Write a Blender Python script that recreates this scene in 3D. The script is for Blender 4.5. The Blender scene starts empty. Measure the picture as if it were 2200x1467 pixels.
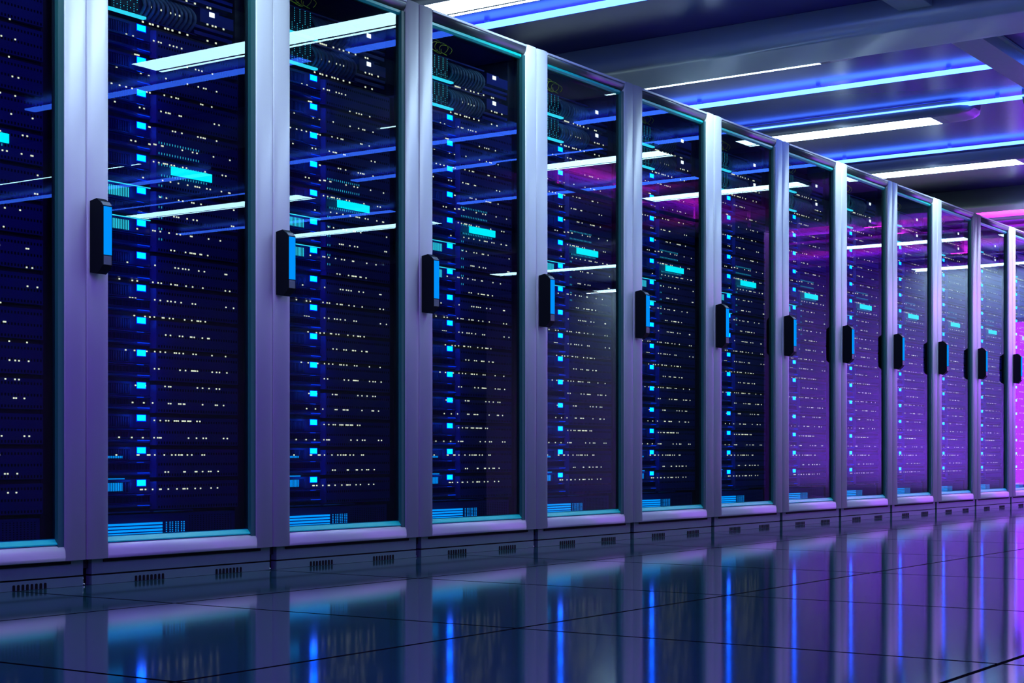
import bpy, math, random
from math import radians, sin, cos, pi

# ------------------------------------------------------------------ camera, world, exposure
scene = bpy.context.scene
C = scene.collection
TH = 0.601905                  # angle between the row direction and the view direction
CAM = (3.72379, 0.0, 0.38488)
cam_d = bpy.data.cameras.new('camera')
cam = bpy.data.objects.new('camera', cam_d)
C.objects.link(cam)
cam.location = CAM
cam.rotation_euler = (pi/2, 0, TH)
cam_d.sensor_fit = 'HORIZONTAL'
cam_d.sensor_width = 36.0
cam_d.lens = 36.0*3463.2/2200.0
cam_d.shift_y = (978.3-733.5)/2200.0
cam_d.clip_start = 0.02
scene.camera = cam
w = bpy.data.worlds.new('world'); scene.world = w; w.use_nodes = True
w.node_tree.nodes['Background'].inputs[0].default_value = (0.01, 0.01, 0.03, 1)
w.node_tree.nodes['Background'].inputs[1].default_value = 0.3
vs = scene.view_settings
vs.view_transform = 'Standard'; vs.look = 'None'; vs.gamma = 1.0; vs.use_curve_mapping = False
vs.exposure = 0.0
scene.cycles.max_bounces = 10
scene.cycles.transparent_max_bounces = 24
scene.cycles.sample_clamp_indirect = 6.0

# light levels
LED_RGB, LED_E = (0.045, 0.15, 1.0), 9.5
TUBE_RGB, TUBE_E = (0.60, 0.88, 1.0), 18.0
PURPLE_RGB, PURPLE_E = (0.27, 0.06, 1.0), 38.0
MAGENTA_RGB, MAGENTA_E = (0.33, 0.022, 1.0), 9.0

# ------------------------------------------------------------------ materials
def principled(name, col, rough=0.5, metal=0.0, ior=1.5, spec=0.5, noise=0.0, nscale=300.0, bump=0.0):
    m = bpy.data.materials.new(name); m.use_nodes = True
    nt = m.node_tree; b = nt.nodes['Principled BSDF']
    b.inputs['Base Color'].default_value = (*col, 1)
    b.inputs['Roughness'].default_value = rough
    b.inputs['Metallic'].default_value = metal
    b.inputs['IOR'].default_value = ior
    b.inputs['Specular IOR Level'].default_value = spec
    if noise or bump:
        tc = nt.nodes.new('ShaderNodeTexCoord'); n = nt.nodes.new('ShaderNodeTexNoise')
        n.inputs['Scale'].default_value = nscale; n.inputs['Detail'].default_value = 3
        nt.links.new(tc.outputs['Object'], n.inputs['Vector'])
        if noise:
            mp = nt.nodes.new('ShaderNodeMapRange')
            mp.inputs['To Min'].default_value = 1-noise; mp.inputs['To Max'].default_value = 1+noise
            nt.links.new(n.outputs['Fac'], mp.inputs['Value'])
            mx = nt.nodes.new('ShaderNodeVectorMath'); mx.operation = 'SCALE'
            mx.inputs[0].default_value = col
            nt.links.new(mp.outputs['Result'], mx.inputs['Scale'])
            nt.links.new(mx.outputs['Vector'], b.inputs['Base Color'])
        if bump:
            bp = nt.nodes.new('ShaderNodeBump'); bp.inputs['Strength'].default_value = bump
            bp.inputs['Distance'].default_value = 0.001
            nt.links.new(n.outputs['Fac'], bp.inputs['Height'])
            nt.links.new(bp.outputs['Normal'], b.inputs['Normal'])
    return m

def emit(name, col, strength):
    m = bpy.data.materials.new(name); m.use_nodes = True
    nt = m.node_tree; nt.nodes.clear()
    o = nt.nodes.new('ShaderNodeOutputMaterial'); e = nt.nodes.new('ShaderNodeEmission')
    e.inputs[0].default_value = (*col, 1); e.inputs[1].default_value = strength
    nt.links.new(e.outputs[0], o.inputs[0])
    return m

def glass_mat(name, tint, gloss, ior):
    m = bpy.data.materials.new(name); m.use_nodes = True
    nt = m.node_tree; nt.nodes.clear()
    o = nt.nodes.new('ShaderNodeOutputMaterial')
    t = nt.nodes.new('ShaderNodeBsdfTransparent'); t.inputs[0].default_value = (*tint, 1)
    if gloss is None:
        nt.links.new(t.outputs[0], o.inputs[0]); return m
    g = nt.nodes.new('ShaderNodeBsdfGlossy'); g.inputs['Color'].default_value = (*gloss, 1)
    g.inputs['Roughness'].default_value = 0.0
    f = nt.nodes.new('ShaderNodeFresnel'); f.inputs[0].default_value = ior
    mx = nt.nodes.new('ShaderNodeMixShader')
    nt.links.new(f.outputs[0], mx.inputs[0]); nt.links.new(t.outputs[0], mx.inputs[1])
    nt.links.new(g.outputs[0], mx.inputs[2]); nt.links.new(mx.outputs[0], o.inputs[0])
    return m

M = {}
M['frame'] = principled('satin_grey_paint', (0.52, 0.52, 0.61), 0.45, 0.1, noise=0.06, nscale=900, bump=0.03)
M['rail'] = principled('shaded_brushed_rail', (0.10, 0.115, 0.13), 0.38, 0.7)  # darker than the frame, so the colour holds the underside's shade
M['body'] = principled('black_cabinet_steel', (0.012, 0.012, 0.02), 0.5)
M['black'] = principled('matt_black', (0.003, 0.003, 0.004), 0.7, spec=0.1)
M['gasket'] = principled('teal_glass_edge', (0.0, 0.50, 0.44), 0.35)
M['gasket_shade'] = principled('teal_glass_edge_shaded', (0.008, 0.085, 0.09), 0.5)  # shaded copy of the glass edge teal, for the upright sides
M['plinth'] = principled('dark_grey_plinth_paint', (0.06, 0.15, 0.135), 0.5, noise=0.06, nscale=40)
M['handle'] = principled('black_handle_plastic', (0.004, 0.005, 0.010), 0.5, spec=0.06)
M['handle_grey'] = principled('grey_handle_key', (0.09, 0.11, 0.15), 0.45)
M['handle_lit'] = emit('handle_blue_screen', (0.0, 0.29, 1.0), 1.0)
M['glass'] = glass_mat('tinted_door_glass', (0.88, 0.97, 1.0), (0.75, 0.96, 1.0), 1.62)
M['glass_back'] = glass_mat('door_glass_inner_side', (0.92, 0.98, 1.0), None, 1.0)
M['chassis'] = principled('server_chassis_black', (0.006, 0.006, 0.02), 0.6)
M['navy'] = principled('navy_server_front', (0.006, 0.010, 0.17), 0.42, 0.0, noise=0.25, nscale=180)
M['navy_light'] = principled('navy_bezel', (0.007, 0.012, 0.18), 0.35)
M['slot'] = principled('slot_black', (0.002, 0.002, 0.005), 0.8, spec=0.05)
M['cyan'] = emit('cyan_display', (0.0, 0.085, 1.0), 21.0)
M['bigcyan'] = emit('cyan_status_panel', (0.0, 0.90, 1.0), 1.1)
M['halo'] = emit('blue_display_halo', (0.0, 0.02, 1.0), 0.75)
M['lipglow'] = emit('blue_lip_glow', (0.0, 0.05, 1.0), 0.9)  # screen light falling on the lips, drawn as glowing strips
M['blueled'] = emit('azure_lit_slats', (0.0, 0.32, 1.0), 1.1)
M['cyanbar'] = emit('cyan_lit_slats', (0.04, 0.78, 1.0), 1.0)
M['cyanslot'] = emit('cyan_lit_slots', (0.03, 0.48, 0.72), 0.9)  # emissive cyan slots paint in reflected light
M['led'] = emit('cream_indicator', (1.0, 0.95, 0.68), 0.95)
M['white'] = emit('white_display', (0.92, 0.97, 1.0), 1.5)
M['cable'] = principled('dark_cable', (0.06, 0.12, 0.20), 0.3)
M['yellow'] = principled('yellow_cable', (0.85, 0.90, 0.0), 0.5)
M['chrome'] = principled('chrome', (0.7, 0.7, 0.75), 0.2, 1.0)
M['ceiling'] = principled('glossy_ceiling_panel', (0.065, 0.028, 0.25), 0.24, 0.0, ior=1.5, spec=0.36)
M['duct'] = principled('polished_duct_steel', (0.50, 0.57, 0.60), 0.28, 0.2)
M['beam'] = principled('grey_beam_paint', (0.48, 0.56, 0.54), 0.45, noise=0.08, nscale=60, bump=0.1)
M['housing'] = principled('lamp_housing', (0.30, 0.31, 0.36), 0.35, 0.4)
M['tube'] = emit('white_lamp_diffuser', TUBE_RGB, TUBE_E)
M['ledbar'] = emit('pale_blue_light_strip', LED_RGB, LED_E)
M['purple'] = emit('purple_fill_diffuser', PURPLE_RGB, PURPLE_E)
M['magenta'] = emit('magenta_light_panel', MAGENTA_RGB, MAGENTA_E)
M['magfill'] = emit('magenta_fill_diffuser', (0.52, 0.015, 1.0), 105.0)
M['washer'] = emit('white_wall_washer', (0.72, 0.92, 1.0), 45.0)
M['wall'] = principled('painted_wall', (0.42, 0.42, 0.50), 0.5)
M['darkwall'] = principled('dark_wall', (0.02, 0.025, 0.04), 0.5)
M['floor'] = principled('polished_dark_tile', (0.007, 0.040, 0.052), 0.08, 0.0, ior=1.85, noise=0.2, nscale=6)
M['joint'] = principled('black_joint', (0.002, 0.002, 0.006), 0.6, spec=0.1)

# ------------------------------------------------------------------ mesh helpers
class MB:
    def __init__(s): s.v=[]; s.f=[]; s.m=[]; s.sm=[]
    def add(s, vs_, fs, mi=0, smooth=False):
        b=len(s.v); s.v+=[tuple(p) for p in vs_]
        for f in fs: s.f.append(tuple(b+i for i in f)); s.m.append(mi); s.sm.append(smooth)
    def box(s, x0,x1,y0,y1,z0,z1, mi=0, front=None):
        vs_=[(x0,y0,z0),(x1,y0,z0),(x1,y1,z0),(x0,y1,z0),(x0,y0,z1),(x1,y0,z1),(x1,y1,z1),(x0,y1,z1)]
        fs=[(0,3,2,1),(4,5,6,7),(0,1,5,4),(1,2,6,5),(2,3,7,6),(3,0,4,7)]
        b=len(s.v); s.v+=vs_
        for i,f in enumerate(fs):
            s.f.append(tuple(b+q for q in f)); s.m.append(front if (front is not None and i==3) else mi); s.sm.append(False)
        return s
    def prism(s, poly, a0, a1, axis, mi=0, smooth=False):
        """poly: closed 2D outline; axis 'y': poly=(x,z); 'x': poly=(y,z); 'z': poly=(x,y)"""
        def P(p,a):
            return (p[0],a,p[1]) if axis=='y' else ((a,p[0],p[1]) if axis=='x' else (p[0],p[1],a))
        n=len(poly)
        vs_=[P(p,a0) for p in poly]+[P(p,a1) for p in poly]
        area=sum(poly[i][0]*poly[(i+1)%n][1]-poly[(i+1)%n][0]*poly[i][1] for i in range(n))
        flip=(area>0)!=(axis!='y')
        side=[(i,(i+1)%n,n+(i+1)%n,n+i) for i in range(n)]
        caps=[tuple(range(n-1,-1,-1)),tuple(range(n,2*n))]
        if flip: side=[f[::-1] for f in side]; caps=[f[::-1] for f in caps]
        s.add(vs_,side,mi,smooth); b=len(s.v)-2*n
        for c in caps: s.f.append(tuple(b+i for i in c)); s.m.append(mi); s.sm.append(False)
        return s
    def tube(s, pts, r, n=6, mi=0):
        import mathutils
        V=mathutils.Vector; pts=[V(p) for p in pts]; rings=[]
        for i,p in enumerate(pts):
            d=(pts[min(i+1,len(pts)-1)]-pts[max(i-1,0)]).normalized()
            u=d.cross(V((0.31,0.11,0.94))).normalized(); v=d.cross(u)
            rings.append([p+u*r*cos(2*pi*k/n)+v*r*sin(2*pi*k/n) for k in range(n)])
        vs_=[q for rg in rings for q in rg]; fs=[]
        for i in range(len(pts)-1):
            for k in range(n):
                a=i*n+k; b=i*n+(k+1)%n
                fs.append((a,b,b+n,a+n))
        s.add(vs_,fs,mi,True)
        b=len(s.v)-len(vs_)
        s.f.append(tuple(b+k for k in range(n-1,-1,-1))); s.m.append(mi); s.sm.append(False)
        s.f.append(tuple(b+(len(pts)-1)*n+k for k in range(n))); s.m.append(mi); s.sm.append(False)
        return s
    def mesh(s, name, mats, off=(0,0,0)):
        me=bpy.data.meshes.new(name)
        me.from_pydata([(x+off[0],y+off[1],z+off[2]) for x,y,z in s.v],[],s.f)
        for m in mats: me.materials.append(m)
        me.polygons.foreach_set('material_index', s.m)
        me.polygons.foreach_set('use_smooth', s.sm)
        me.update()
        return me

def obj(name, me, parent=None, loc=None, **props):
    o=bpy.data.objects.new(name, me); C.objects.link(o)
    if parent is not None: o.parent=parent
    if loc: o.location=loc
    for k,v in props.items(): o[k]=v
    return o
def thing(name, label, cat, loc=(0,0,0), group=None, me=None):
    o=bpy.data.objects.new(name, me); C.objects.link(o); o.location=loc
    o['label']=label; o['category']=cat
    if group: o['group']=group
    return o
def struct(name, mb, mats, loc=None):
    o=obj(name, mb.mesh(name,mats), None, loc); o['kind']='structure'; return o

ORD=['first','second','third','fourth','fifth','sixth','seventh','eighth','ninth','tenth','eleventh','twelfth','thirteenth','fourteenth','fifteenth','sixteenth','seventeenth']
W=0.8; SEAM0=3.210; H=2.0856; ZB=0.078
CABS=range(-1,12)

# ------------------------------------------------------------------ room shell
ZC=2.325
XL,XR,YN,YF=-1.45,7.6,-3.2,16.0
mb=MB()
TX,TY=1.08,1.03
xs=[0.62+TX*i for i in range(-3,8)]; ys=[1.935+TY*i for i in range(-6,16)]
xs=[x for x in xs if XL<x<XR]; ys=[y for y in ys if YN<y<YF]
xe=[XL]+xs+[XR]; ye=[YN]+ys+[YF]; g=0.006
mb.box(XL,XR,YN,YF,-0.08,-0.012,1)
for i in range(len(xe)-1):
    for j in range(len(ye)-1):
        mb.box(xe[i]+g,xe[i+1]-g,ye[j]+g,ye[j+1]-g,-0.012,0.0,1)
        mb.m[-5]=0
struct('floor', mb, [M['floor'],M['joint']])
mb=MB().box(XL,XR,YN,YF,ZC,ZC+0.1); struct('ceiling', mb, [M['ceiling']])
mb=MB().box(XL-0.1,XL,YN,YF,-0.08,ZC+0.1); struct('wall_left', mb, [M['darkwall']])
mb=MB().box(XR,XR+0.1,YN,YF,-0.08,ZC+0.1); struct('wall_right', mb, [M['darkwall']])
mb=MB().box(XL-0.1,XR+0.1,YF,YF+0.1,-0.08,ZC+0.1); struct('wall_far', mb, [M['wall']])
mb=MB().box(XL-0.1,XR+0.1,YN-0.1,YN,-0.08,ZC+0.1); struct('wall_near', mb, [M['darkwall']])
mb=MB().box(1.97,3.15,11.98,12.2,0.0,ZC); struct('wall_partition', mb, [M['darkwall']])

# ducts (rounded profile running across the room)
def duct(name, y0, y1, zb, x0, x1, label):
    r=0.055; P=[(y0,ZC-0.001),(y0,zb+r)]
    for k in range(1,9):
        a=pi+ (pi/2)*k/8; P.append((y0+r+r*cos(a), zb+r+r*sin(a)))
    for k in range(0,9):
        a=1.5*pi+(pi/2)*k/8; P.append((y1-r*0.6+r*0.6*cos(a), zb+r*0.6+r*0.6*sin(a)))
    P.append((y1,ZC-0.001))
    m=MB().prism(P,x0,x1,'x',0,True)
    me=m.mesh(name,[M['duct']])
    o=thing(name,label,'duct',(0,0,0),'ceiling ducts',me)
    for x in (1.9,3.9,5.9):
        f=MB()
        Q=[(y0-0.006,ZC-0.001),(y0-0.006,zb-0.006),(y1+0.006,zb-0.006),(y1+0.006,ZC-0.001)]
        f.prism(Q,x,x+0.03,'x',0)
        obj('duct_flange', f.mesh('duct_flange',[M['duct']]), o)
duct('ceiling_duct',6.545,6.955,2.195,XL+0.01,6.9,'polished grey duct crossing the ceiling nearest the camera')
duct('ceiling_duct',11.60,11.93,2.195,XL+0.01,6.9,'polished grey duct crossing the ceiling near the far end')

# ceiling beam along the aisle, cut by the ducts
bn=['grey ceiling beam stub in front of the near duct, at top edge','grey ceiling beam between the two ducts, upper right','grey ceiling beam beyond the far duct']
for i,(a,b) in enumerate(((-3.18,6.540),(6.96,11.595),(11.935,15.98))):
    m=MB().prism([(1.216,2.262),(1.36,2.262),(1.36,ZC-0.001),(1.216,ZC-0.001)],a,b,'y')
    m.box(1.196,1.38,a,b,ZC-0.012,ZC-0.002)
    thing('ceiling_beam',bn[i],'beam',(0,0,0),'ceiling beam sections',m.mesh('ceiling_beam',[M['beam']]))

# pale blue light strips
segs=[(XL+0.1,1.19,'over the cabinets'),(1.385,3.51,'beyond the beam'),(4.16,6.51,'at the far side of the aisle')]
CLIP=MB().box(0,0.02,-0.008,0.008,0.0,ZC-2.3055).mesh('mounting_clip',[M['housing']])
for n,y in enumerate((5.865,7.88,8.648,9.89)):
    for a,b,t in segs:
        m=MB().box(a,b,y-0.035,y+0.035,2.297,2.305)
        o=thing('light_strip','pale blue ceiling light strip, %s from the camera, %s'%(ORD[n],t),'light strip',(0,0,0),'pale blue ceiling light strips',m.mesh('light_strip',[M['ledbar']]))
        k=a+0.2
        while k<b-0.1:
            obj('mounting_clip',CLIP,o,(k,y,2.305)); k+=0.7

# white linear lamps
def lamp_profile(sc):
    P=[]
    hw,dp=0.155*sc,0.066*sc
    for k in range(13):
        a=pi+pi*k/12
        P.append((hw*cos(a)*(1.0 if abs(cos(a))>.99 else 1.0), ZC-0.001-dp*min(1,abs(sin(a))*1.6)))
    return P
def make_lamp_meshes(L, cap_hi):
    P=lamp_profile(1.0); n=len(P)
    secs=[(-L/2,1.0),(L/2,1.0)]
    if cap_hi: secs+= [(L/2+0.13,1.0),(L/2+0.18,0.93),(L/2+0.215,0.75),(L/2+0.23,0.45)]
    m=MB(); vs_=[]
    for x,sc in secs:
        for p in lamp_profile(sc): vs_.append((x,p[0],p[1]))
    fs=[]
    for i in range(len(secs)-1):
        for k in range(n-1):
            a=i*n+k; fs.append((a,a+n,a+n+1,a+1))
    m.add(vs_,fs,0,True)
    b=0
    m.add([vs_[k] for k in range(n)],[tuple(range(n))],0)
    e=(len(secs)-1)*n
    m.add([vs_[e+k] for k in range(n)],[tuple(range(n-1,-1,-1))],0)
    hous=m.mesh('lamp_housing',[M['housing']])
    d=MB().box(-L/2,L/2,-0.095,0.065,ZC-0.0678,ZC-0.05,1); d.m[0]=0; dm=d.mesh('diffuser',[M['tube'],M['housing']])
    d=MB().box(-L/2,L/2,0.082,0.106,ZC-0.0678,ZC-0.05,1); d.m[0]=0; ds=d.mesh('side_diffuser',[M['tube'],M['housing']])
    g_=MB().box(L/2,L/2+0.05,-0.095,0.106,ZC-0.0678,ZC-0.05)
    for k in range(6): g_.box(L/2+0.004+k*0.008,L/2+0.007+k*0.008,-0.095,0.106,ZC-0.0685,ZC-0.066)
    gm=g_.mesh('end_louvre',[M['housing']])
    return hous,dm,ds,gm
lsegs=[(-1.3,0.575,'over the cabinet row'),(None,2.10,'mirrored in the glass doors'),(4.06,5.86,'mirrored farthest left in the glass doors')]
LAMPS=((0.38,0.87),(2.06,0.87),(2.90,0.87),(3.74,0.87),(5.42,0.87),(7.09,1.78),(8.77,1.10),(10.30,0.87),(12.10,0.87),(13.70,0.87),(15.73,0.87))  # the lamp breaking the even spacing is unseen, added to brighten frame tops
CACHE={}
for n,(y,st) in enumerate(LAMPS):
    for a,b,t in lsegs:
        if y<6.0:                       # the near lamps are one long run each
            if a!=-1.3: continue
            b=2.10 if y>5 else 1.0; t='running unbroken across the aisle'
        if a is None: a=st
        if (a,b) not in CACHE: CACHE[(a,b)]=make_lamp_meshes(b-a,True)
        h_,dm,ds,gm=CACHE[(a,b)]
        r=thing('ceiling_lamp','long white ceiling lamp, %s from the near end, %s'%(ORD[n],t),'lamp',((a+b)/2,y,0),'white linear ceiling lamps')
        obj('lamp_housing',h_,r); obj('diffuser',dm,r); obj('side_diffuser',ds,r); obj('end_louvre',gm,r)

# unseen purple and magenta fill lamps, added to tint the cabinet frames
def fill_lamp(x0,x1,y,w_,mat,label,grp,name='fill_lamp',z=0.03):
    r=thing(name,label,'lamp',((x0+x1)/2,y,ZC),grp)
    L=(x1-x0)/2
    obj('lamp_housing',MB().box(-L-0.02,L+0.02,-w_/2-0.015,w_/2+0.015,-z,-0.001).mesh('lamp_housing',[M['housing']]),r)
    obj('diffuser',MB().box(-L,L,-w_/2,w_/2,-z-0.015,-z).mesh('diffuser',[mat]),r)
for n,y in enumerate((-1.6,0.4,2.4)):
    fill_lamp(1.6,5.8,y,0.16,M['purple'],'added purple fill lamp on the ceiling, %s behind the near end of the aisle'%ORD[n],'added purple fill lamps')
def washer(x0,x1,label):
    r=thing('wall_washer',label,'lamp',((x0+x1)/2,15.86,2.262),'wall washers on the end wall')
    hx=(x1-x0)/2
    obj('diffuser',MB().box(-hx,hx,-0.02,0.05,0,0.02).mesh('diffuser',[M['washer']]),r)
    obj('lamp_housing',MB().box(-hx-0.01,hx+0.01,-0.03,-0.0205,-0.004,ZC-2.263).box(-hx-0.01,hx+0.01,-0.0204,0.05,0.0205,ZC-2.263).mesh('lamp_housing',[M['housing']]),r)
washer(1.32,2.15,'white wall washer lamp above the end wall, nearer the aisle')
washer(4.3,6.1,'white wall washer lamp above the end wall, on the far side')
for n,(a,b) in enumerate(((0.9,2.2),(2.3,3.6),(3.7,5.0))):
    fill_lamp(a,b,12.27,0.34,M['magfill'],'added magenta fill lamp on the ceiling close behind the far duct, %s from the aisle'%ORD[n],'added magenta fill lamps')  # hidden lamps added to throw magenta on the far frames
def uplight(x0,x1,y0,y1,power,label):  # unseen troughs added to cast a pink glow on the ceiling
    along_x=(x1-x0)>(y1-y0)
    r=thing('fill_uplight',label,'uplight',((x0+x1)/2,(y0+y1)/2,2.235),'added magenta fill uplights')
    hx,hy=(x1-x0)/2,(y1-y0)/2
    m=MB().box(-hx,hx,-hy,hy,0,0.006).box(-hx,hx,-hy,-hy+0.006,0.006,0.02).box(-hx,hx,hy-0.006,hy,0.006,0.02)
    obj('trough',m.mesh('trough',[M['housing']]),r)
    for q in (-1,1):
        h_=MB(); h_.box(-0.006,0.006,-0.006,0.006,0.006,ZC-2.236)
        obj('hanger',h_.mesh('hanger',[M['housing']]),r,(q*hx*0.9 if along_x else 0, 0 if along_x else q*hy*0.9,0))
    L=bpy.data.lights.new('uplight','AREA'); L.shape='RECTANGLE'; L.size=2*hx-0.02; L.size_y=2*hy-0.02
    L.energy=power; L.color=(1.0,0.02,0.70)
    lo=bpy.data.objects.new('uplight',L); C.objects.link(lo); lo.parent=r; lo.location=(0,0,0.012); lo.rotation_euler=(pi,0,0)
for n,y in enumerate((12.62,13.10,14.70)):
    uplight(-1.2,3.6,y-0.04,y+0.04,(190 if n==0 else 420),'added magenta fill uplight across the far end, %s beyond the far duct'%ORD[n])
r=thing('floor_fill_light','added purple floor fill light washing the end wall','uplight',(2.45,15.55,0.0))  # added light, tints the end wall purple from below
m=MB().box(-1.1,1.1,-0.06,0.06,0,0.02).box(-1.1,1.1,-0.06,-0.05,0.02,0.06).box(-1.1,1.1,0.05,0.06,0.02,0.05)
obj('trough',m.mesh('trough',[M['housing']]),r)
L=bpy.data.lights.new('floor_fill_light','AREA'); L.shape='RECTANGLE'; L.size=2.1; L.size_y=0.08; L.energy=170; L.color=(0.36,0.03,1.0)
lo=bpy.data.objects.new('floor_fill_light',L); C.objects.link(lo); lo.parent=r; lo.location=(0,0,0.03); lo.rotation_euler=(pi-0.5,0,0)
uplight(2.2,2.28,9.2,11.4,200,'added magenta fill uplight running lengthwise right of the aisle beam')
r=thing('wall_light_panel','tall magenta light panel on the end wall','light panel',(0.42,YF,0.9))
obj('panel_frame',MB().box(-0.85,0.85,-0.05,-0.001,-0.85,0.85).mesh('panel_frame',[M['housing']]),r)
obj('diffuser',MB().box(-0.8,0.8,-0.065,-0.05,-0.8,0.8).mesh('diffuser',[M['magenta']]),r)

# ------------------------------------------------------------------ cabinet meshes (local: x out to the aisle, y along the row)
def stile(y0,y1):
    P=[]; n=10
    P.append((-0.034,y0)); P.append((-0.0048,y0))
    for k in range(n+1):
        t=k/n; y=y0+0.0015+(y1-y0-0.003)*t
        P.append((-0.0005-0.0040*(abs(2*t-1)**4), y))
    P.append((-0.0048,y1)); P.append((-0.034,y1))
    return P
mb=MB()
mb.prism(stile(0.0035,0.082),ZB,H,'z',0,True)
mb.prism(stile(0.7205,0.7965),ZB,H,'z',0,True)
# top rail: small upright lip then a surface curving in underneath
P=[(-0.034,H-0.002),(-0.001,H-0.002),(-0.001,H-0.010),(-0.0035,H-0.0115),(-0.034,H-0.0115)]
mb.prism(P,0.082,0.7205,'y',0,False)
P=[(-0.034,H-0.0118),(-0.0035,H-0.0118)]
for k in range(1,9):
    a=(pi/2)*k/8; P.append((-0.0035-0.022*(1-cos(a)), H-0.0118-0.031*sin(a)))
P.append((-0.034,H-0.0445))
TOPRAIL=MB().prism(P,0.0822,0.7203,'y',0,True).mesh('top_rail',[M['rail']])
P=[(-0.034,0.124),(-0.022,0.124)]
for k in range(1,9):
    a=(pi/2)*k/8; P.append((-0.022+0.019*sin(a), 0.124-0.022*(1-cos(a))))
P+=[(-0.002,0.088),(-0.004,ZB),(-0.034,ZB)]
mb.prism(P,0.082,0.7205,'y',0,True)
DOOR=mb.mesh('door',[M['frame']])
mb=MB()
mb.prism([(-0.033,0.1245),(-0.012,0.1245),(-0.012,0.128),(-0.026,0.1435),(-0.033,0.1435)],0.0825,0.6985,'y')
GASK=mb.mesh('glass_edge',[M['gasket']])
GASKT=MB().prism([(-0.033,2.0405),(-0.014,2.0405),(-0.014,2.031),(-0.022,2.024),(-0.033,2.024)],0.0825,0.6985,'y').mesh('glass_edge',[M['gasket']])
SIDE_EDGE_R=MB().box(-0.033,-0.009,0.6985,0.7203,ZB+0.002,H-0.046).mesh('side_glass_edge',[M['gasket_shade']])
SIDE_EDGE_L=MB().box(-0.033,-0.016,0.0825,0.086,0.1436,2.0235).mesh('side_glass_edge',[M['gasket_shade']])
GLASS=MB().box(-0.029,-0.023,0.0862,0.6983,0.1437,2.0237,1,front=0).mesh('glass_pane',[M['glass'],M['glass_back']])
# handle
HP=[(0.0008,0.925),(0.030,0.920),(0.042,0.928),(0.0565,0.944),(0.0565,1.119),(0.046,1.131),(0.030,1.1425),(0.0008,1.137)]
HANDLE=MB().prism(HP,0.008,0.044,'y').mesh('door_handle',[M['handle']])
HLIT=MB().box(0.0565,0.058,0.0115,0.0415,0.975,1.117).mesh('handle_display',[M['handle_lit']])
HKEY=MB().box(0.0565,0.0576,0.0115,0.0405,0.946,0.972).mesh('handle_key',[M['handle_grey']])
HTOP=MB().prism([(0.0566,1.1195),(0.0466,1.1312),(0.0472,1.1322),(0.0575,1.1205)],0.0095,0.0425,'y').mesh('chamfer_highlight',[M['handle_grey']])  # grey sliver painting the highlight on the top chamfer
# cabinet body
mb=MB()
mb.box(-0.95,-0.036,0.003,0.018,0.05,H-0.004)
mb.box(-0.95,-0.036,0.782,0.797,0.05,H-0.004)
mb.box(-0.95,-0.036,0.018,0.782,H-0.018,H-0.004)
mb.box(-0.95,-0.93,0.018,0.782,0.05,H-0.018)
mb.box(-0.93,-0.036,0.018,0.782,0.05,0.1)
BODY=mb.mesh('cabinet_body',[M['body']])
RAILL=MB().box(-0.12,-0.075,0.02,0.058,0.1,2.06).mesh('mounting_rail',[M['chassis']])
RAILR=MB().box(-0.12,-0.075,0.690,0.735,0.1,2.06).mesh('mounting_rail',[M['chassis']])
# plinth: upper board, groove, lower board, black recess under the door
mb=MB()
mb.box(-0.9,-0.020,0.033,0.800,0.032,0.0775,0)
mb.box(-0.9,-0.024,0.034,0.799,0.027,0.032,1)
mb.box(-0.9,-0.020,0.033,0.800,0.0005,0.027,0)
PLINTH=mb.mesh('plinth',[M['plinth'],M['black']])
SLOT=MB().box(-0.0199,-0.016,0.076,0.752,0.0665,0.0745).mesh('door_gap_strip',[M['black']])
def vent(y0):
    m=MB()
    for k in range(8):
        y=y0+k*0.0158
        P=[(y,0.0012),(y+0.0085,0.0012),(y+0.0085,0.0155),(y+0.0065,0.0175),(y+0.002,0.0175),(y,0.0155)]
        m.prism(P,-0.0199,-0.0185,'x')
    return m.mesh('plinth_vent',[M['black']])
VENT1=vent(0.202); VENT2=vent(0.546)
FILL=MB().box(-0.5,-0.045,0.002,0.0325,0.0005,0.0775).mesh('gap_shade_block',[M['black']])  # black block put into the plinth gap to darken it
mb=MB()
mb.tube([(-0.034,0.010,0.001),(-0.034,0.010,0.006)],0.008,10)
mb.tube([(-0.034,0.010,0.006),(-0.034,0.010,0.026)],0.003,8)
FOOT=mb.mesh('levelling_foot',[M['chrome']])
# roof frame detail above the equipment
mb=MB()
mb.box(-0.32,-0.06,0.060,0.690,2.022,2.034); mb.box(-0.50,-0.34,0.060,0.690,2.015,2.028)
ROOFTRAY=mb.mesh('cable_tray',[M['navy']])

def make_cabinet(k):
    n=k+1
    r=thing('server_cabinet','tall grey-framed glass-door server cabinet, %s from the left in the row'%ORD[n],'server cabinet',(0,SEAM0+k*W,0),'server cabinets in the row')
    obj('cabinet_body',BODY,r)
    d=obj('door',DOOR,r)
    obj('top_rail',TOPRAIL,d,label='curved top rail with painted-in shade')
    obj('glass_edge',GASK,d,label='teal glass edge'); obj('glass_edge',GASKT,d,label='teal glass edge'); obj('glass_pane',GLASS,d); obj('side_glass_edge',SIDE_EDGE_R,d); obj('side_glass_edge',SIDE_EDGE_L,d)
    obj('door_handle',HANDLE,d,label='black door handle'); obj('handle_display',HLIT,d,label='blue lit handle screen')
    obj('handle_key',HKEY,d); obj('chamfer_highlight',HTOP,d)
    obj('mounting_rail',RAILL,r); obj('mounting_rail',RAILR,r)
    p=obj('plinth',PLINTH,r,label='dark grey plinth')
    obj('plinth_vent',VENT1,p); obj('plinth_vent',VENT2,p); obj('door_gap_strip',SLOT,p)
    obj('gap_shade_block',FILL,p); obj('levelling_foot',FOOT,p)
    obj('cable_tray',ROOFTRAY,r)
for k in CABS: make_cabinet(k)

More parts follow.
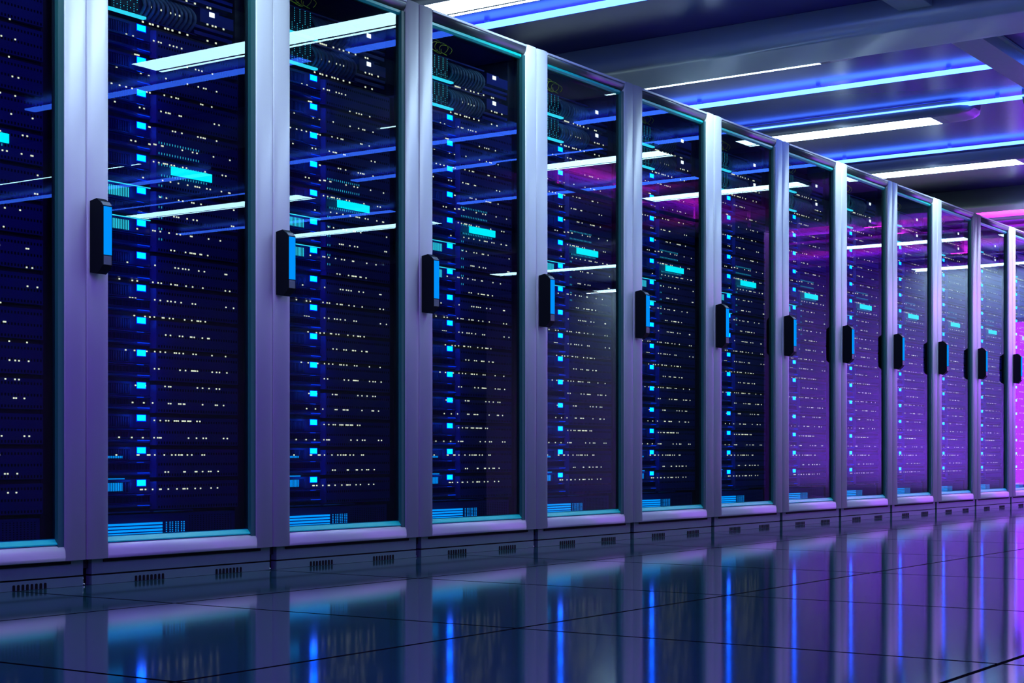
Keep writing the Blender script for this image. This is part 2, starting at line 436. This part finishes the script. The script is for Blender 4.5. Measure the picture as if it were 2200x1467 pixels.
# ------------------------------------------------------------------ servers
LEDS={
 0:[(-0.0209,[0.258,0.264,0.278,0.297,0.327,0.332,0.363,0.400,0.427,0.434,0.445,0.479,0.503,0.550,0.579])],
 1:[(-0.0140,[0.160,0.245,0.250,0.287,0.293,0.295,0.306,0.346,0.378,0.394,0.408,0.418,0.422,0.445,0.464,0.510,0.520]),(-0.0677,[0.171,0.193,0.271,0.350,0.363,0.430,0.435,0.480,0.486,0.512,0.539,0.549,0.582])],
 2:[(-0.0070,[0.304,0.329,0.353,0.364,0.389,0.397,0.405,0.423,0.428,0.435,0.447,0.452,0.459,0.487,0.500]),(-0.0610,[0.171,0.222,0.267,0.303,0.318,0.326,0.332,0.450,0.485,0.515,0.528,0.607,0.624])],
 3:[(-0.0004,[0.237,0.277,0.349,0.365,0.373,0.489,0.512,0.541,0.574,0.588]),(-0.0537,[0.225,0.271,0.297,0.364,0.373,0.408,0.416,0.428,0.433,0.512,0.570,0.578,0.607])],
 4:[(0.0063,[0.197,0.233,0.283,0.306,0.329,0.350,0.389,0.397,0.410,0.427,0.470,0.483,0.554,0.616]),(-0.0472,[0.305,0.323,0.413,0.437,0.464,0.469,0.474,0.480,0.489,0.555,0.575,0.588,0.622])],
 5:[(-0.0400,[0.352,0.372,0.411,0.424,0.459,0.464,0.475,0.511,0.535,0.541]),(0.0134,[0.232,0.276,0.296,0.304,0.338,0.344,0.368,0.383,0.433,0.464,0.488,0.494,0.503,0.524])],
 6:[(-0.0336,[0.214,0.225,0.237,0.306,0.329,0.360,0.374,0.392,0.418,0.467,0.480,0.618,0.653])],
 7:[(-0.0803,[0.172,0.224,0.244,0.298,0.320,0.333,0.374,0.392,0.401,0.439,0.468,0.513,0.615,0.635]),(-0.0265,[0.204,0.307,0.392,0.406,0.425,0.437,0.451,0.495,0.520,0.614,0.621])],
 8:[(-0.0734,[0.181,0.198,0.213,0.278,0.286,0.374,0.389,0.437,0.457,0.464,0.473,0.479,0.501,0.507,0.535]),(-0.0196,[0.244,0.298,0.307,0.329,0.366,0.399,0.414,0.459,0.465,0.539,0.592])],
 9:[(-0.0664,[0.252,0.261,0.387,0.398,0.407,0.444,0.471,0.487,0.644,0.653]),(-0.0122,[0.328,0.355,0.407,0.425,0.464,0.473,0.505,0.654])],
 10:[(-0.0593,[0.268,0.339,0.372,0.406,0.446,0.479,0.488,0.498,0.531,0.546,0.597,0.631,0.636]),(-0.0057,[0.301,0.323,0.343,0.350,0.358,0.376,0.388,0.425,0.441,0.523,0.601,0.617])],
 11:[(-0.0521,[0.219,0.237,0.293,0.296,0.303,0.310,0.335,0.340,0.423,0.468,0.487,0.561,0.636]),(0.0015,[0.264,0.293,0.296,0.381,0.393,0.421,0.491,0.504,0.515,0.523,0.575])],
 12:[(-0.0455,[0.154,0.254,0.272,0.332,0.353,0.363,0.370,0.410,0.418,0.565,0.586]),(0.0079,[0.141,0.173,0.199,0.223,0.246,0.283,0.296,0.346,0.376,0.396,0.405,0.504,0.512,0.553])],
 13:[(-0.0389,[0.161,0.259,0.292,0.353,0.445,0.493,0.517,0.527,0.575]),(0.0147,[0.235,0.243,0.250,0.444,0.481,0.495,0.509,0.556])],
 14:[(-0.0315,[0.200,0.227,0.301,0.302,0.322,0.332,0.369,0.385,0.399,0.420])],
 15:[(-0.0792,[0.267,0.296,0.308,0.330,0.360,0.373,0.391,0.422,0.456,0.545,0.583]),(-0.0259,[0.274,0.299,0.342,0.385,0.406,0.423,0.450,0.545,0.568,0.582,0.618])],
 16:[(-0.0721,[0.297,0.307,0.317,0.328,0.367,0.400,0.422,0.452,0.489,0.545,0.558])],}

PITCH=0.1007; Z0=0.300; XF=-0.060; BASE=0.0855
OFF=(0.06,0,BASE)
def BM(mb,name,mats): return mb.mesh(name,[M[m] for m in mats],OFF)
CHASSIS=BM(MB().box(-0.56,-0.0605,0.060,0.676,-0.0853,0.0150),'chassis',['chassis'])
mb=MB()
# upper block with recess for the grille
mb.box(-0.0604,-0.0560,0.060,0.296,0.004,0.0105)
mb.box(-0.0604,-0.0560,0.060,0.296,-0.0315,-0.0285)
mb.box(-0.0604,-0.0560,0.213,0.296,-0.0285,0.004)
# upper lip
mb.prism([(-0.0604,-0.033),(-0.0500,-0.0345),(-0.0485,-0.0375),(-0.0604,-0.040)],0.060,0.296,'y')
mb.box(-0.0604,-0.0575,0.060,0.296,-0.0635,-0.040)
# lower lip
mb.prism([(-0.0604,-0.064),(-0.0500,-0.0655),(-0.0455,-0.0700),(-0.0480,-0.0735),(-0.0604,-0.0775)],0.060,0.296,'y')
BEZEL=BM(mb,'bezel',['navy_light'])
def bars(y0,y1,z0,z1,pitch,wd,x0,x1):
    m=MB(); y=y0
    while y+wd<=y1:
        m.box(x0,x1,y,y+wd,z0,z1); y+=pitch
    return m
GRILLE=BM(bars(0.0655,0.2125,-0.027,0.003,0.0068,0.0030,-0.0604,-0.0565),'vent_grille',['navy'])
FINE=BM(bars(0.062,0.295,-0.060,-0.0425,0.0048,0.0022,-0.0574,-0.0566),'fine_grille',['slot'])
GRILLE_CY=BM(bars(0.0655,0.2125,-0.027,0.003,0.0068,0.0032,-0.0573,-0.0570),'lit_grille',['cyanbar'])
GRILLE_BL=BM(bars(0.0655,0.189,-0.024,0.001,0.0068,0.0036,-0.0565,-0.0561),'lit_grille',['blueled'])
GRILLE_BL2=BM(bars(0.0655,0.189,-0.024,-0.017,0.0068,0.0036,-0.0565,-0.0561),'lit_grille',['blueled'])
LINE_CY=BM(MB().box(-0.0560,-0.0545,0.060,0.298,0.0105,0.0135),'light_line',['cyanbar'])
LINE_BL=BM(MB().box(-0.0560,-0.0545,0.060,0.192,0.0120,0.0150),'light_line',['blueled'])
SCREEN=BM(MB().box(-0.0560,-0.0545,0.2435,0.2775,-0.0088,0.0088),'display',['cyan'])
HALO=BM(MB().box(-0.0560,-0.0552,0.2400,0.2810,-0.0118,0.0112),'display_halo',['halo'])  # glowing border painting the screen's halo on the bezel
LIP_GLOW1=BM(MB().box(-0.0490,-0.0482,0.236,0.264,-0.0382,-0.0362),'lip_glow',['lipglow'])
LIP_GLOW2=BM(MB().box(-0.0462,-0.0450,0.236,0.286,-0.0713,-0.0687),'lip_glow',['lipglow'])
mb=MB()
P=[(-0.0604,0.2985),(-0.0575,0.300),(-0.0455,0.313),(-0.045,0.315),(-0.045,0.673),(-0.047,0.675),(-0.0604,0.675)]
mb.prism(P,-0.0840,0.0035,'z')
FRONT=BM(mb,'front_panel',['navy'])
mb=MB()
for z in (-0.0105,-0.0435,-0.0765):
    for i in range(31):
        y=0.3215+i*0.0114
        mb.box(-0.0450,-0.0447,y,y+0.0052,z-0.0038,z+0.0038)
SLOTS=BM(mb,'ventilation_slots',['slot'])
def lit(rows):
    m=MB()
    for z,a,b in rows:
        for i in range(a,b):
            y=0.3225+i*0.0114; m.box(-0.0447,-0.0445,y,y+0.0030,z-0.0034,z+0.0034)
    return BM(m,'lit_slots',['cyanslot'])
LIT={11:lit([(-0.0435,0,16),(-0.0765,0,16)]),10:lit([(-0.0105,0,19),(-0.0435,1,19),(-0.0765,0,2)]),9:lit([(-0.0105,0,2),(-0.0435,0,2),(-0.0765,0,2)]),8:lit([(-0.0105,0,2),(-0.0435,0,2)])}
PANEL=BM(MB().box(-0.0445,-0.0405,0.374,0.551,-0.0370,-0.0105),'status_panel',['bigcyan'])
def leds(i, xr=-0.0435, xl=-0.0560):
    m=MB()
    for z,ys_ in LEDS.get(i,[]):
        for y in ys_:
            if y<0.297: m.box(xl,xl+0.0012,y-0.0030,y+0.0030,z-0.0022,z+0.0022)
            else: m.box(xr-0.0012,xr,y-0.0026,y+0.0026,z-0.0022,z+0.0022)
    return BM(m,'indicator_lights',['led'])
LEDM={i:leds(i) for i in range(15)}
def place_server(k,i):
    c=Z0+PITCH*i; top=ORD[14-i]
    cab=ORD[k+1]
    look='navy server with small cyan display'
    if i==10: look='navy server with wide cyan panel'
    elif i in (8,9): look='navy server with lit cyan grille'
    elif i==0: look='navy server with lit blue grille'
    r=thing('rack_server','%s, %s from top, %s cabinet from left'%(look,top,cab),'server',(XF,SEAM0+k*W,c-BASE),'rack servers behind the glass doors')
    obj('chassis',CHASSIS,r); obj('bezel',BEZEL,r)
    obj('vent_grille',GRILLE_CY if i in (8,9) else GRILLE,r)
    obj('fine_grille',FINE,r); obj('display',SCREEN,r,label='small cyan display'); obj('display_halo',HALO,r)
    obj('lip_glow',LIP_GLOW1,r); obj('lip_glow',LIP_GLOW2,r)
    obj('front_panel',FRONT,r); obj('ventilation_slots',SLOTS,r); obj('indicator_lights',LEDM[i],r,label='cream indicator lights')
    if i in LIT: obj('lit_slots',LIT[i],r)
    if i==10: obj('status_panel',PANEL,r,label='wide cyan status panel')
    if i in (8,9): obj('light_line',LINE_CY,r)
    if i==0: obj('lit_grille',GRILLE_BL,r); obj('light_line',LINE_BL,r)
    if i==1: obj('lit_grille',GRILLE_BL2,r)
for k in CABS:
    for i in range(15): place_server(k,i)

# ------------------------------------------------------------------ power unit at the bottom, shelf above it
def bmz(mb,name,mats,zb): return mb.mesh(name,[M[m] for m in mats],(0.06,0,-zb))
PU=bmz(MB().box(-0.56,-0.0615,0.062,0.676,0.102,0.203),'housing',['navy'],0.102)
PUS=bmz(MB().box(-0.0615,-0.0595,0.066,0.353,0.1385,0.1450),'light_slat',['blueled'],0.102)
mb=MB()
for cy in (0.371,0.3865,0.397,0.411,0.4215,0.436,0.4465):
    for j in range(7): mb.box(-0.0615,-0.0605,cy-0.0022,cy+0.0022,0.1375+j*0.0058,0.1403+j*0.0058)
PUD=bmz(mb,'light_dots',['blueled'],0.102)
mb=MB()
for cx in range(16):
    for j in range(9): mb.box(-0.0615,-0.0610,0.468+cx*0.0125,0.4725+cx*0.0125,0.137+j*0.0066,0.140+j*0.0066)
PUV=bmz(mb,'vent_holes',['slot'],0.102)
mb=MB()
mb.prism([(-0.56,0.211),(-0.0500,0.2085),(-0.0470,0.2125),(-0.0600,0.2140),(-0.56,0.2140)],0.060,0.290,'y')
mb.prism([(-0.56,0.211),(-0.0450,0.2085),(-0.0400,0.2125),(-0.0600,0.2140),(-0.56,0.2140)],0.300,0.470,'y')
SHELF=bmz(mb,'shelf',['navy_light'],0.2085)
for k in CABS:
    r=thing('power_unit','power unit with glowing blue slats at the foot of %s cabinet from left'%ORD[k+1],'power unit',(XF,SEAM0+k*W,0.102),'power units at the cabinet feet')
    obj('housing',PU,r); [obj('light_slat',PUS,r,(0,0,j*0.0102)) for j in range(4)]; obj('light_dots',PUD,r); obj('vent_holes',PUV,r)
    thing('shelf_lip','narrow navy shelf above the power unit, %s cabinet from left'%ORD[k+1],'shelf',(XF,SEAM0+k*W,0.2085),'shelves above the power units',SHELF)

# ------------------------------------------------------------------ patch panels with hanging cables at the top
mb=MB().box(-0.40,-0.115,0.062,0.676,0.0,0.100)
mb.box(-0.115,-0.095,0.500,0.676,0.004,0.096)
PP=mb.mesh('housing',[M['navy']],(0.06,0,0))
mb=MB()
mb.box(-0.095,-0.0585,0.515,0.600,0.050,0.094)
mb.box(-0.095,-0.070,0.500,0.672,0.010,0.022); mb.box(-0.095,-0.066,0.500,0.672,0.030,0.040)
mb.box(-0.095,-0.0635,0.604,0.672,0.052,0.090)
PMOD=mb.mesh('module',[M['navy_light']],(0.06,0,0))
PDISP=MB().box(-0.0585,-0.0570,0.556,0.579,0.0745,0.0895).mesh('display',[M['white']],(0.06,0,0))
mb=MB().box(-0.115,-0.060,0.060,0.500,0.094,0.0995)
mb.box(-0.115,-0.060,0.060,0.500,0.0005,0.004)
PTRAY=mb.mesh('cable_guide',[M['navy']],(0.06,0,0))
PBAR=MB().box(-0.0600,-0.0455,0.060,0.272,0.0005,0.0075).mesh('light_bar',[M['cyanbar']],(0.06,0,0))
mb=MB()
for q,cy in enumerate((0.150,0.163,0.177,0.190,0.204,0.217,0.231,0.244)):
    for j in range(12):
        if (q%2==0 and j<5) or (q%2==1 and j>4) or j==2: 
            mb.box(-0.0560,-0.0552,cy-0.0010,cy+0.0010,0.0100+j*0.0073,0.0120+j*0.0073)
PDOTS=mb.mesh('light_dots',[M['cyanbar']],(0.06,0,0))
PBACK=MB().box(-0.0620,-0.0562,0.140,0.2495,0.0080,0.0935).mesh('port_strip',[M['chassis']],(0.06,0,0))
mb=MB(); pts=[]
for t in range(11):
    u=t/10; pts.append((-0.092+0.034*sin(pi*u)+0.006, 0.010*sin(pi*u*0.9), 0.0945-0.088*u))
CABLE=MB().tube(pts,0.0062,8).mesh('patch_cable',[M['cable']],(0.06,0,0))
def ppleds(i):
    m=MB()
    for z,ys_ in LEDS.get(i,[]):
        for y in ys_: m.box(-0.0560,-0.0548,y-0.0036,y+0.0036,z-0.0027,z+0.0027)
    return m
UZ={16:1.842,15:1.738}
PPL={}
for i in (15,16):
    m=ppleds(i); zoff=(Z0+PITCH*i)-UZ[i]
    PPL[i]=m.mesh('indicator_lights',[M['led']],(0.06,0,zoff))
def loop(y,z,ry,rz,ph):
    P=[]
    for t in range(15):
        a=ph+2*pi*t/17.0
        P.append((-0.065+0.012*cos(a*1.3), y+ry*cos(a)*(1+0.25*sin(2*a)), z+rz*sin(a)))
    return P
YC=[MB().tube(loop(*q),0.0011,5).mesh('yellow_cable',[M['yellow']],(0.06,0,0)) for q in ((0.165,0.135,0.034,0.026,0.4),(0.192,0.128,0.030,0.024,1.2),(0.215,0.131,0.030,0.024,-0.9),(0.243,0.128,0.028,0.022,-0.6))]
for k in CABS:
    for i in (15,16):
        r=thing('patch_panel','%s patch panel with hanging cables, %s cabinet from left'%('uppermost' if i==16 else 'lower',ORD[k+1]),'patch panel',(XF,SEAM0+k*W,UZ[i]),'patch panels with hanging cables')
        obj('housing',PP,r); obj('module',PMOD,r); obj('display',PDISP,r,label='small white display'); obj('cable_guide',PTRAY,r)
        obj('light_bar',PBAR,r,label='cyan light bar'); obj('port_strip',PBACK,r); obj('light_dots',PDOTS,r)
        obj('indicator_lights',PPL[i],r)
        for q in range(12):
            o=obj('patch_cable',CABLE,r,(0,0.262+q*0.0195,0))
        if i==16:
            for y_ in YC: obj('yellow_cable',y_,r,label='yellow looped cable')
